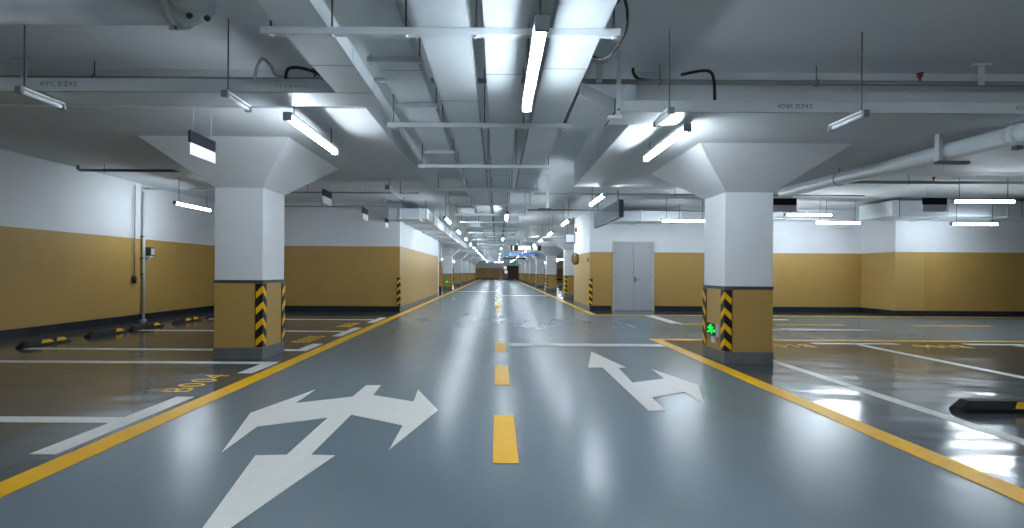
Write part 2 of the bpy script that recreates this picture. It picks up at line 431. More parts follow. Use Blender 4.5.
wheel_stop('black wheel stop below the white standpipe on the ochre wall', -7.78, 10.55, 0.92, 0, [(0.14,0.36)], G)
wheel_stop('small black wheel stop with two yellow reflectors near the column edge', -7.78, 11.94, 0.92, 0, [(-0.16,0.06),(0.14,0.36)], G)
wheel_stop('black wheel stop half hidden behind the column with the hanging sign', -7.78, 13.25, 0.9, 0, [(-0.2,0.04)], G)
wheel_stop('black rubber wheel stop alone on the shiny floor behind the long white bay line', 4.93, 4.52, 1.1, PI/2, [(-0.17,0.07)], None, 0.15, 0.112)
wheel_stop('black wheel stop in the bright far bays behind the round mirror column', 5.2, 36.0, 1.0, PI/2, [(-0.4,-0.15),(0.1,0.35)], 'far wheel stops')
wheel_stop('second black wheel stop in the bright far bays behind the round mirror column', 5.6, 42.0, 1.0, PI/2, [(-0.4,-0.15),(0.1,0.35)], 'far wheel stops')

# ------------------------------------------------------------------ cable trays and struts
def tray_body(b, x0, x1, y0, y1, z0, h, lip=0.012):
    b.box(x0, x1, y0, y1, z0, z0+0.004, 'tray'); 
    b.box(x0, x0+0.004, y0, y1, z0, z0+h, 'tray'); b.box(x1-0.004, x1, y0, y1, z0, z0+h, 'tray')
    b.box(x0-lip*0.4, x1+lip*0.4, y0, y1, z0+h, z0+h+0.006, 'tray')
def tray(label, x0, x1, y0, y1, z0, h=0.12, seams=True, name='cable_tray'):
    cx = (x0+x1)/2
    r = thing(name, label, 'cable tray', (cx, y0, z0))
    b = MB(); w = (x1-x0)/2
    tray_body(b, -w, w, 0, y1-y0, 0, h); b.build('channel', r)
    if seams:
        j = 0.0
        yy = 9.5 + (cx*7.3) % 1.2
        while yy < min(y1-y0, 30):
            for sg in (-1, 1):
                a, c = sorted((sg*(w+0.001), sg*(w+0.006)))
                s = MB(); s.box(a, c, yy-0.06, yy+0.06, 0.02, h-0.02, 'galv'); s.build('splice_plate', r)
            s = MB(); s.box(-w, w, yy-0.0035, yy+0.0035, -0.0015, -0.0004, 'galv_dark'); s.build('joint_seam', r)
            yy += 3.98
    return r
tray('wide galvanised cable tray that bends away to the tray above the bay sign', -1.456, -1.12, -6, 4.26, TB)
tray('higher galvanised cable tray set back above the others', -1.07, -0.69, -6, 72, 3.11, 0.12)
tray('galvanised cable tray beside the higher set back one', -0.536, -0.19, -6, 76, TB)
tray('bright galvanised cable tray directly beside the centre lamp, dark gap on its other side', -0.10, 0.195, -6, 76, TB)
tray('galvanised cable tray with black cable loops hanging at its outer edge', 0.35, 0.70, -6, 9.6, TB)
# trays across the building; the corner piece joins the wide tray
def xtray(label, x0, x1, y0, y1, z0, h, corner=None):
    r = thing('cable_tray', label, 'cable tray', (x0, (y0+y1)/2, z0))
    b = MB(); d = (y1-y0)/2; L = x1-x0
    b.box(0, L, -d, d, 0, 0.004, 'tray'); b.box(0, L, -d, -d+0.004, 0, h, 'tray'); b.box(0, L, d-0.004, d, 0, h, 'tray')
    b.box(0, L, -d-0.004, d+0.004, h, h+0.006, 'tray'); b.box(0, 0.004, -d, d, 0, h, 'tray'); b.box(L-0.004, L, -d, d, 0, h, 'tray'); b.build('channel', r)
    return r, b
XT0, XT1 = 4.27, 4.62
r, _ = xtray('galvanised cable tray crossing in front of the column with the bay sign, small stencilled code', -9.05, -1.12, XT0, XT1, TB, 0.115)
o = text_mesh('stencil', '4/FC DZ4Z', 0.062, 'stencil', r, 0.0003); o.rotation_euler = (PI/2,0,0); o.location = (5.1, -0.178, 0.065)
s = MB()
for k in range(7): s.cyl((7.05+0.045*k-0.0, -0.177, 0.055), (7.05+0.045*k, -0.1765, 0.055), 0.006, 'stencil', 8)
s.build('slot_row', r)
r, _ = xtray('galvanised cable tray crossing in front of the exit sign column, small stencilled code', 1.17, XR-0.1, 4.72, 5.13, TB, 0.11)
o = text_mesh('stencil', '4DBF DZ4Z', 0.062, 'stencil', r, 0.0003); o.rotation_euler = (PI/2,0,0); o.location = (1.78, -0.208, 0.062)
o = text_mesh('stencil', '4DBF DZ4Z', 0.062, 'stencil', r, 0.0003); o.rotation_euler = (PI/2,0,0); o.location = (4.15, -0.208, 0.062)
# the angled branch from the lane trays into that cross tray
r = thing('tray_branch', 'angled grey branch joining the looped tray to the cross tray by the strap', 'cable tray', (0.7, 4.8, TB))
b = MB()
bot = [(0.032,-0.53,0.0),(0.46,-0.08,0.0),(0.46,0.32,0.0),(0.032,0.60,0.0)]
top = [(x, y, 0.12) for x, y, z in bot]
b.hexa(bot, top, 'tray'); b.build('channel', r)
b = MB(); b.box(0.455, 0.465, -0.085, 0.335, -0.02, 0.13, 'galv_dark'); b.build('flange', r)
# vertical strap
r = thing('hanging_strap', 'flat vertical steel strap from the slab down to the end of the cross tray', 'bracket', (1.19, 4.69, 2.85))
b = MB(); b.box(-0.022, 0.022, -0.006, 0.0, 0, SLAB-2.85, 'galv'); b.build('strap', r)
b = MB(); b.box(-0.10, 0.03, -0.01, 0.05, -0.03, 0.0, 'galv'); b.cyl((-0.0,-0.012,0.06),(0.0,-0.004,0.06),0.012,'galv_dark'); b.build('foot', r)
r = thing('hanging_strap', 'thin white vertical hanger below the far end of the looped cable tray', 'bracket', (1.13, 10.7, 2.74))
b = MB(); b.box(-0.03, 0.03, -0.02, 0.02, 0, SLAB-2.74, 'white_pipe'); b.build('strap', r)
b = MB(); b.box(-0.22, 0.08, -0.03, 0.03, -0.03, 0.0, 'galv_dark'); b.build('foot', r)
# struts carrying the trays
NST = 36
for k in range(NST):
    y = 3.13 + 1.99*k
    xa, xb = (-1.56, 0.80) if k == 0 else (-1.19, 0.79)
    r = thing('support_strut', 'galvanised cross strut carrying the lane cable trays, %s from the camera' % ordn(k), 'strut', (0, y, TB), 0, 'cross struts under the lane cable trays')
    b = MB(); b.box(xa, xb, -0.02, 0.02, -0.045, -0.001, 'galv'); b.box(xa, xb, -0.022, 0.022, -0.006, -0.001, 'galv')
    b.box(xa, xb, -0.022, 0.022, -0.047, -0.042, 'galv'); b.build('channel', r)
    xs = [xa+0.06, 0.76] if k > 12 else [xa+0.06, -0.6, -0.145, 0.275, 0.76]
    if k == 0: xs = [xa+0.06, -1.096, -0.61, -0.145, 0.275, 0.76]
    if k == 1: xs[-1] = 0.719
    for x in xs:
        b = MB(); b.cyl((x,0,-0.055),(x,0,SLAB-TB), 0.007, 'galv_dark', 6); b.build('hanger_rod', r)
        if k < 6:
            b = MB(); b.cyl((x,0,-0.06),(x,0,-0.047), 0.016, 'galv', 6); b.build('nut', r)
UY = [2.95, 4.02, 5.12] + [7.11+1.99*k for k in range(32)]
for k, y in enumerate(UY):
    r = thing('support_strut', 'short strut under the higher set back cable tray, %s from the camera' % ordn(k), 'strut', (0, y, 3.11), 0, 'short struts under the higher cable tray')
    b = MB(); b.box(-1.105, -0.645, -0.02, 0.02, -0.045, -0.001, 'galv'); b.build('channel', r)
    for x in ((-1.088, -0.67) if k < 14 else (-1.088,)):
        b = MB(); b.cyl((x,0.024,-0.05),(x,0.024,SLAB-3.11), 0.006, 'galv_dark', 6); b.build('hanger_rod', r)
# cables along the gaps
def cable(name, label, pts, r, m, cat='cable', grp=None):
    p0 = Vector(pts[0]); b = MB(); b.tube([Vector(p)-p0 for p in pts], r, m, 8)
    return tag(b.build(name, None, p0), label, cat, grp)
def spl(P, n=6):
    out = []
    for i in range(len(P)-1):
        a, b_, c, d = P[max(i-1,0)], P[i], P[i+1], P[min(i+2,len(P)-1)]
        for j in range(n):
            t = j/n
            out.append(tuple(0.5*((2*b_[k])+(-a[k]+c[k])*t+(2*a[k]-5*b_[k]+4*c[k]-d[k])*t*t+(-a[k]+3*b_[k]-3*c[k]+d[k])*t**3) for k in range(3)))
    out.append(tuple(P[-1])); return out
cable('hanging_cable', 'thick black cable looping furthest out beside the first cross strut', spl([(0.72,2.6,3.2),(0.76,2.9,3.06),(0.84,3.1,3.0),(0.86,3.25,2.93),(0.80,3.45,2.87),(0.73,3.6,2.93),(0.72,3.8,3.1)]), 0.01, 'cable', grp='black cable loops at the tray edge')
cable('hanging_cable', 'black cable loop tight against the tray edge above the first cross strut', spl([(0.72,2.3,3.3),(0.75,2.65,3.02),(0.745,2.9,2.98),(0.73,3.1,3.06),(0.72,3.3,3.3)]), 0.012, 'cable', grp='black cable loops at the tray edge')
cable('hanging_cable', 'black cable swag at the top edge of the picture by the looped tray', spl([(0.95,2.2,3.45),(1.0,2.45,3.28),(0.97,2.75,3.12),(0.92,2.9,3.08)]), 0.014, 'cable', grp='black cable loops at the tray edge')
for q, (dx, m, zz, lab) in enumerate([(0.275,'cable_blue',3.02,'blue cable in the gap above the centre lamp, beside the lamp'),(0.293,'cable_blue',3.06,'second blue cable in the gap above the centre lamp'),
    (0.311,'cable',2.98,'black cable in the gap above the centre lamp'),(0.327,'cable_orange',3.03,'orange cable in the gap above the centre lamp'),(0.342,'cable_blue',3.08,'outermost blue cable in the gap above the centre lamp')]):
    cable('hanging_bundled_cable', lab, spl([(dx,-1,zz+0.15),(dx,1.5,zz+0.08),(dx,2.3,zz),(dx,2.75,zz-0.02),(dx,2.95,zz+0.08),(dx,3.02,3.42)]), 0.0075, m, grp='cables in the gap above the centre lamp')
for q in range(3):
    cable('hanging_bundled_cable', ['lowest black cable beside the wide tray at the top of the picture','middle black cable beside the wide tray','upper black cable beside the wide tray'][q],
          spl([(-1.093,1.2,3.052+0.034*q),(-1.093,2.1,3.052+0.034*q),(-1.093,2.7-0.1*q,3.06+0.034*q),(-1.095,2.8-0.1*q,3.25),(-1.095,2.805-0.1*q,3.45)]), 0.014, 'cable', grp='black cables beside the wide tray')

# ------------------------------------------------------------------ lamps
def lamp(label, x, y, z, L=1.4, rz=0.0, lit=True, top=SLAB, grp=None, rods='both', wall=False):
    """x, y: middle of the lamp; z: underside of the diffuser"""
    r = thing('hanging_batten_lamp', label, 'lamp', (x, y, z), rz, grp)
    l = L/2
    if L < 1: r.scale = (0.68, 1, 0.68); top = z + (top-z)/0.68
    b = MB(); b.box(-0.041, 0.041, -l+0.02, l-0.02, 0.057, 0.085, 'lamp_body', 0.004); b.build('housing', r)
    b = MB(); b.tube([(0,-l+0.025,0.028),(0,l-0.025,0.028)], 0.0275, 'tube' if lit else 'tube_off', 16); b.build('diffuser', r)
    for sg in (-1, 1):
        b = MB(); b.box(-0.042, 0.042, sg*(l-0.015)-0.015, sg*(l-0.015)+0.015, -0.003, 0.082, 'cap', 0.006); b.build('end_cap', r)
    if not wall:
        for sg in ((-1, 1) if rods == 'both' else (-1,)):
            b = MB(); b.cyl((0, sg*(l-0.16) if rods == 'both' else -l+0.06, 0.085), (0, sg*(l-0.16) if rods == 'both' else -l+0.06, top-z), 0.007, 'galv_dark', 6); b.build('hanger_rod', r)
    else:
        b = MB(); b.box(-0.02, 0.10, -0.05, 0.05, 0.06, 0.10, 'lamp_body'); b.build('bracket', r)
    return r
# the lamps round the camera
lamp('lit batten lamp hanging beside the capital of the bay sign column', -2.07, 5.36, 2.78, top=LP)
lamp('lit batten lamp hanging beside the capital of the exit sign column', 1.99, 5.68, 2.79, top=RP)
lamp('lit batten lamp between the cable trays, beside the tray with black cable loops', 0.245, 3.36, 2.66, top=SLAB)
G = 'unlit short lamps'
lamp('unlit short lamp under the plain end of the round pipe, by the picture edge', -4.13, 4.30, 2.82, 0.44, 0, False, grp=G, rods='one')
lamp('unlit short lamp hanging just below and beyond the round pipe elbow', -2.36, 4.30, 2.80, 0.42, 0, False, grp=G, rods='one')
lamp('unlit white short lamp on a long rod, above and beyond the exit sign column', 3.3, 4.48, 2.72, 0.46, 0, False, grp=G, rods='one')
lamp('unlit lamp seen edge on beside the vertical strap and lit lamp', 1.55, 4.45, 2.73, 0.42, 0, False, grp=G, rods='one')
lamp('unlit grey lamp in front of the ochre cross wall, near the grey duct end', -2.07, 9.6, 2.84, grp=None, lit=False)
lamp('lit batten lamp deep in the bays by the ochre side wall', -7.55, 11.8, 2.84)
G = 'lit lamps in a row beside the long grey duct'
for i in range(16):
    lamp('lit batten lamp %s along the row beside the long grey duct' % ordn(i), -1.49, 14.2+4.0*i, 2.80, grp=G, rods='both' if i < 4 else 'one')
G = 'lit lamps in a row in front of the far columns behind the mirror'
for i, y in enumerate([10.0, 14.6, 18.7, 22.6] + [26.6+4*k for k in range(12)]):
    lamp('lit batten lamp %s along the row running past the blank hanging sign box' % ordn(i), 2.1, y, 2.79, grp=G, rods='both' if i < 4 else 'one')
G = 'lit lamps between the cable trays'
for i in range(8):
    lamp('lit batten lamp between the cable trays, %s beyond the close centre one' % ordn(i), 0.235, 11.9+7.96*i, 2.66, grp=G, rods='one')
G = 'lit lamps by the ochre wall across the cross aisle'
lamp('lit lamp over the ochre wall between grey door and exit sign column', 5.4, 13.7, 2.78, 1.36, PI/2, grp=G)
lamp('lit lamp just beyond the exit sign column, higher of the two there', 9.1, 13.9, 3.0, 1.38, PI/2, grp=G)
lamp('lit lamp beyond the exit sign column, lower of the two there', 10.1, 14.1, 2.79, 1.36, PI/2, grp=G)
lamp('longest lit lamp hanging in front of the dark sign board on the far ochre wall', 11.0, 10.75, 2.93, 1.42, PI/2, grp=G)
lamp('lit lamp under the rectangular duct against the far ochre wall', 13.36, 13.3, 2.69, 1.32, PI/2, grp=G)
G = 'lit lamps over the far bays'
for i in range(6):
    lamp('lit lamp over the far bays behind the grey duct side columns, %s back' % ordn(i), -6.4, 30.5+9.3*i, 2.8, 1.4, PI/2, grp=G, rods='one')
    lamp('lit lamp over the far bays behind the round mirror column, %s back' % ordn(i), 7.6, 28.6+9.0*i, 2.8, 1.4, PI/2, grp=G, rods='one')
lamp('lit lamp across the lane in front of the brown end door', 0.3, 79.0, 2.9, 1.4, PI/2, rods='one')
# unseen lamps added behind the camera to light the near floor and ceiling
G = 'unseen lamps added for near light'
for x in (-2.07, 1.97):
    for y in (0.6, -4.6):
        lamp('added unseen batten lamp behind the camera over the lane', x, y, 2.79, grp=G)
lamp('added unseen batten lamp behind the camera over the lane', 0.245, -4.5, 2.66, grp=G)
for i, (x, y) in enumerate([(8.0, 0.5), (13.0, 4.0)]):  # two more unseen lamps added over the bays for near light
    lamp('added unseen batten lamp over the shiny bays outside the picture', x, y, 2.9, grp=G)

# ------------------------------------------------------------------ pipes and ducts
def pipe(label, pts, r, m, name='sprinkler_pipe', hangers=(), heads=(), top=SLAB, grp=None, n=12):
    p0 = Vector(pts[0]); t = thing(name, label, 'pipe', p0, 0, grp)
    b = MB(); b.tube([Vector(p)-p0 for p in pts], r, m, n); b.build('pipe_run', t)
    for h in hangers:
        h = Vector(h)-p0
        b = MB(); b.cyl(h, (h.x, h.y, top-p0.z), 0.006, 'galv_dark', 6)
        b.tube([(h.x+ (r+0.006)*math.sin(a), h.y, h.z+(r+0.006)*math.cos(a)) for a in [2*PI*i/12 for i in range(13)]] if abs(pts[-1][0]-pts[0][0]) < abs(pts[-1][1]-pts[0][1])
               else [(h.x, h.y+(r+0.006)*math.sin(a), h.z+(r+0.006)*math.cos(a)) for a in [2*PI*i/12 for i in range(13)]], 0.006, 'galv_dark', 6)
        b.build('pipe_hanger', t)
    for h in heads:
        h = Vector(h)-p0
        b = MB(); b.cyl((h.x,h.y,h.z+r*0.5),(h.x,h.y,h.z+r+0.04),0.012,'galv_dark',8); b.cyl((h.x,h.y,h.z+r+0.04),(h.x,h.y,h.z+r+0.075),0.026,'red',10)
        b.cyl((h.x,h.y,h.z+r+0.078),(h.x,h.y,h.z+r+0.084),0.034,'galv_dark',10); b.build('sprinkler_head', t)
    return t
pipe('long thin steel pipe crossing in front of both column drop panels', [(-8.9,5.0,3.31),(14.0,5.0,3.31)], 0.027, 'steel_pipe',
     hangers=[(x,5.0,3.31) for x in (-4.25,1.7,3.35,6.6)], heads=[(4.44,5.0,3.31),(-1.93,5.0,3.31)])
# flat bracket hangers on that pipe
for lab, x in (('pale flat pipe bracket near the picture edge over the big pale drain pipe', 5.04), ('pale bent bracket above the tray at the picture edge by the round pipe', -4.95), ('flat steel bracket beside the vertical strap', 1.05)):
    r = thing('hanging_bracket', lab, 'bracket', (x, 4.955, 3.28))
    b = MB(); b.box(-0.032, 0.032, -0.004, 0.004, 0, SLAB-3.28, 'galv'); b.build('strap', r)
    b = MB(); b.box(-0.09, 0.09, -0.02, 0.02, SLAB-3.28-0.02, SLAB-3.28, 'galv'); b.build('top_plate', r)
dp = pipe('big pale pipe running from the picture edge towards the exit sign column', [(5.47,2.0,2.77),(5.47,5.0,2.78),(5.47,9.1,2.85)], 0.1, 'white_pipe', name='drain_pipe_hanging', n=24, hangers=[(5.47,7.6,2.82)], top=RP)
for yy in (4.55, 5.0):
    b = MB(); b.tube([(0,yy-2.0-0.045,0.01),(0,yy-2.0+0.045,0.01)], 0.116, 'white_pipe', 24); cp = b.build('coupling', dp)
    b = MB(); b.box(-0.04, 0.04, yy-2.025, yy-1.975, -0.15, -0.108, 'galv_dark', 0.005); b.build('bolt', cp)
r = thing('pipe_bracket_hanging', 'dark steel bracket holding the big pale pipe', 'bracket', (5.47, 5.75, 2.64))
b = MB(); b.box(-0.16, 0.22, -0.03, 0.03, 0.0, 0.035, 'galv_dark'); b.box(-0.155, -0.115, -0.03, 0.03, 0.035, RP-2.64-0.002, 'galv'); b.build('frame', r)
# the round duct at the top, with its elbow
p = [(-9.0,3.57,3.3),(-2.75,3.57,3.3)]
t = thing('round_duct', 'large round galvanised pipe with elbow at the top corner over the bays', 'pipe', (-9.0,3.57,3.3))
b = MB(); b.tube([(0,0,0),(6.60,0,0)], 0.145, 'roundsteel', 32); b.build('pipe_run', t)
b = MB(); pts = [(6.60+0.2*math.sin(a), -0.2+0.2*math.cos(a), 0) for a in [i*PI/2/10 for i in range(11)]] + [(6.80,-0.45,0)]
b.tube(pts, 0.15, 'roundsteel', 32); b.build('elbow', t)
for q in (6.58,):
    b = MB(); b.tube([(q-0.03,0,0),(q+0.03,0,0)], 0.172, 'roundsteel', 32); b.build('flange', t)
    b = MB(); b.cyl((q-0.05,0,-0.185),(q+0.06,0,-0.185), 0.012, 'galv', 8); b.cyl((q,0,-0.195),(q,0,-0.165), 0.014, 'galv_dark', 8); b.build('bolt', t)
b = MB(); b.tube([(6.80,-0.44,0),(6.80,-0.5,0)], 0.172, 'roundsteel', 32); b.build('flange', t)
for q in (-0.08, 0.03):
    b = MB(); b.cyl((6.85+q,-0.11+q*0.3,-0.155),(6.85+q,-0.13+q*0.3,-0.175), 0.02, 'galv_dark', 8); b.build('bolt', t)
# bay pipes behind the columns
G = 'thin pipes under the slab'
pipe('thin dark pipe with upturned end near the top of the ochre side wall', [(-8.75,9.9,3.52-0.05),(-8.75,9.9,3.4),(-8.70,9.9,3.37),(-5.8,9.9,3.37)], 0.03, 'galv_dark', hangers=[(-8.2,9.9,3.37)], grp=G)
pipe('upper thin pipe in front of the white band of the ochre cross wall', [(-6.6,11.5,3.2),(-1.9,11.5,3.2)], 0.02, 'steel_pipe', hangers=[(-4.6,11.5,3.2),(-2.6,11.5,3.2)], grp=G)
pipe('lower thin pipe along the white band of the ochre cross wall', [(-7.2,14.6,3.28),(-3.4,14.6,3.28)], 0.02, 'steel_pipe', hangers=[(-5.4,14.6,3.28)], grp=G)
pipe('white pipe high on the side wall leading to the standpipe', [(-9.04,12.15,3.38),(-5.9,12.15,3.38)], 0.03, 'white_pipe', hangers=[(-7.2,12.15,3.38)], grp=G)
pipe('steel pipe crossing under the big pale pipe near the far ochre wall', [(6.3,10.4,3.32),(19.8,10.4,3.32)], 0.035, 'steel_pipe', hangers=[(9.0,10.4,3.32),(12,10.4,3.32)], heads=[(9.55,10.4,3.32)], grp=G)
pipe('thin pipe crossing above the blank hanging sign box', [(0.95,12.3,3.33),(9.5,12.3,3.33)], 0.022, 'steel_pipe', hangers=[(4.6,12.3,3.33)], grp=G)
pipe('thin pipe behind the blank hanging sign box over the grey door', [(1.0,15.6,3.35),(9.0,15.6,3.35)], 0.025, 'steel_pipe', hangers=[(2.4,15.6,3.35)], grp=G)
pipe('pale pipe stepping down behind the lamps beyond the exit sign column', [(7.4,15.6,3.1),(11.1,15.6,3.1),(11.1,15.6,2.86),(11.6,15.6,2.84)], 0.035, 'white_pipe', hangers=[(9.4,15.6,3.1)], grp=G)
cable('hanging_conduit', 'pale bent conduit drooping from the slab beside the wide tray', spl([(-2.5,4.85,3.16),(-2.47,4.85,3.35),(-2.41,4.85,3.46),(-2.33,4.85,3.4),(-2.27,4.85,3.3),(-2.15,4.85,3.26)]), 0.016, 'steel_pipe', 'conduit')
cable('hanging_conduit', 'black conduit hooked over the pipe beside the wide tray', spl([(-2.14,4.78,3.12),(-2.13,4.78,3.3),(-2.06,4.78,3.345),(-1.9,4.78,3.32),(-1.72,4.78,3.24)]), 0.016, 'cable', 'conduit')
cable('hanging_conduit', 'black conduit looping behind the cross tray near the vertical strap', spl([(1.9,4.93,3.36),(2.1,4.93,3.4),(2.2,4.93,3.39),(2.24,4.93,3.3),(2.25,4.93,3.1)]), 0.016, 'cable', 'conduit')
cable('hanging_conduit', 'short black conduit from the slab to the pipe beside the vertical strap', spl([(1.44,5.08,3.49),(1.45,5.08,3.43),(1.5,5.07,3.37),(1.62,5.06,3.35)]), 0.016, 'cable', 'conduit')
# rectangular ducts
def duct(label, x0, x1, y0, y1, z0, z1, ribs=(), along='y', hang=()):
    t = thing('hanging_duct', label, 'duct', ((x0+x1)/2, y0, z0))
    cx = (x0+x1)/2
    b = MB(); b.box(x0-cx, x1-cx, 0, y1-y0, 0, z1-z0, 'duct'); b.build('casing', t)
    for q in ribs:
        b = MB()
        if along == 'y': b.box(x0-cx, x1-cx+0.03, q-y0-0.03, q-y0+0.03, -0.045, -0.002, 'galv')
        else: b.box(q-cx-0.02, q-cx+0.02, -0.025, y1-y0+0.025, -0.03, z1-z0+0.03, 'galv')
        b.build('support_bar' if along == 'y' else 'flange', t)
    for hx, hy in hang:
        b = MB(); b.cyl((hx-cx,hy-y0,-0.04),(hx-cx,hy-y0,SLAB-z0), 0.007, 'galv_dark', 6); b.build('hanger_rod', t)
    return t
duct('long grey sheet metal duct running beside the ochre cross wall down the lane', -3.09, -2.17, 15.23, 33.8, 2.92, 3.25, [16.0+1.8*k for k in range(10)], 'y',
     [(-2.15, 16.0+1.8*k) for k in range(4)])
duct('grey cross header closing the camera end of the long grey duct', -3.38, -2.15, 14.62, 15.18, 2.92, 3.24, [-3.0,-2.4], 'x', [(-3.36,14.6),(-2.2,14.6)])
duct('rectangular grey duct along the top of the far ochre wall beyond the exit sign column', 11.3, XR-0.05, 13.6, 14.84, 2.98, 3.42, [12.9,14.6,16.3], 'x', [(11.5,13.58),(15,13.58)])
duct('white duct box above the grey double door', 3.36, 5.95, 15.2, 16.2, 2.96, 3.28, [4.6], 'x', [(5.8,15.15)])

# ------------------------------------------------------------------ standpipe on the wall
t = thing('wall_mounted_standpipe', 'white standpipe with floodlight and valve on the ochre side wall', 'pipe', (XL+0.06, 12.15, 0))
b = MB(); b.cyl((0,0,0),(0,0,3.3), 0.032, 'white_pipe'); b.build('riser', t)
b = MB(); b.box(-0.05,0.05,-0.05,0.05,0.0,0.03,'galv'); b.build('foot', t)
for z in (2.15, 1.6, 1.2):
    b = MB(); b.box(-0.05, 0.02, -0.05, 0.05, z-0.015, z+0.015, 'galv_dark'); b.build('clamp', t)
b = MB(); b.cyl((0,0,1.55),(0.12,0.05,1.58),0.018,'white_pipe'); b.box(0.06,0.17,-0.03,0.09,1.62,1.66,'white_pipe'); b.build('arm', t)
b = MB(); b.box(0.06,0.19,-0.02,0.14,1.66,1.88,'sign_edge',0.01); b.box(0.19,0.195,0.0,0.12,1.69,1.85,'sign_white'); b.build('floodlight', t)
t = thing('wall_mounted_valve', 'dark pipe valve hanging just before the white standpipe', 'valve', (XL+0.06, 11.85, 1.02))
b = MB(); b.cyl((0,0,0.1),(0,0,2.4),0.014,'steel_pipe',8); b.build('pipe', t)
b = MB(); b.cyl((0,0,-0.06),(0,0,0.12),0.04,'cable',10); b.cyl((0.0,-0.05,0.05),(0.0,0.05,0.05),0.025,'cable',8); b.build('body', t)

# ------------------------------------------------------------------ signs
def bay_sign(label, x, y, z, w, h, rz, top, grp):
    """two-tone board hung by two wires; board lies along local x, faces local -y"""
    t = thing('hanging_sign', label, 'sign', (x, y, z), rz, grp)
    b = MB(); b.box(-w/2, w/2, -0.01, 0.01, h*0.5, h, 'sign_dark'); b.build('dark_half', t)
    b = MB(); b.box(-w/2, w/2, -0.01, 0.01, 0, h*0.5, 'sign_white'); b.build('white_half', t)
    for sg in (-1, 1):
        b = MB(); b.cyl((sg*w*0.34,0,h),(sg*w*0.34,0,top-z-0.002),0.0025,'galv',6); b.build('wire', t)
    return t
G = 'dark and white bay signs over the yellow line'
bay_sign('dark and white bay sign hanging before the column, largest of its row', -3.27, 5.26, 2.53, 0.46, 0.255, PI/2, LP, G)
bay_sign('dark and white bay sign before the ochre cross wall, first beyond the column', -3.3, 9.2, 2.59, 0.47, 0.265, PI/2, LP, G)
bay_sign('dark and white bay sign in front of the ochre cross wall, second beyond the column', -3.3, 11.85, 2.57, 0.47, 0.30, PI/2, SLAB, G)
bay_sign('tiny dark and white bay sign by the corner under the grey duct end', -3.33, 14.3, 2.62, 0.42, 0.27, PI/2, SLAB, G)
G = 'dark and white bay signs over the cross aisle'
bay_sign('dark and white bay sign hanging next to the exit sign column capital', 5.71, 9.45, 2.53, 0.48, 0.27, 0, SLAB, G)
bay_sign('dark and white bay sign in front of the rectangular duct on the far wall', 8.65, 9.4, 2.55, 0.48, 0.27, 0, SLAB, G)
# large guidance box over the cross aisle mouth
t = thing('hanging_sign', 'large blank grey sign box hanging over the cross aisle near the grey door', 'sign', (3.21, 13.9, 2.745))
b = MB(); b.box(-0.06, 0.06, -1.6, 1.6, 0, 0.455, 'sign_edge'); b.build('box', t)
b = MB(); b.box(-0.066, -0.061, -1.57, 1.57, 0.03, 0.44, 'sign_face'); b.build('face', t)
for yy in (-1.25, 1.25):
    b = MB(); b.cyl((0,yy,0.455),(0,yy,SLAB-2.745),0.016,'galv_dark',8); b.build('hanger_rod', t)
# signs across the far lane
def far_sign(label, x0, x1, y, z0, z1, m, lit=()):
    cx = (x0+x1)/2; t = thing('hanging_sign', label, 'sign', (cx, y, z0))
    b = MB(); b.box(x0-cx, x1-cx, -0.06, 0.06, 0, z1-z0, m); b.build('box', t)
    for (a, c, mm) in lit:
        b = MB(); b.box(a-cx, c-cx, -0.066, -0.061, 0.03, z1-z0-0.03, mm); b.build('panel', t)
    for x in (x0+0.2, x1-0.2):
        b = MB(); b.cyl((x-cx,0,z1-z0),(x-cx,0,SLAB-z0),0.012,'galv_dark',6); b.build('hanger_rod', t)
far_sign('dark sign box with lit white panels hung across the far lane', 0.85, 2.72, 29.5, 2.62, 2.97, 'sign_edge', [(1.3,2.1,'white_lit'),(2.2,2.5,'white_lit'),(0.95,1.05,'white_lit')])
far_sign('blue sign box hung across the far lane behind the lit one', 0.6, 3.2, 36.5, 2.52, 2.75, 'sign_blue', [(0.9,2.9,'blue_lit')])
far_sign('thin dark sign bar hung across the far lane, lowest of the three', 0.55, 2.8, 45.5, 2.52, 2.66, 'sign_edge')

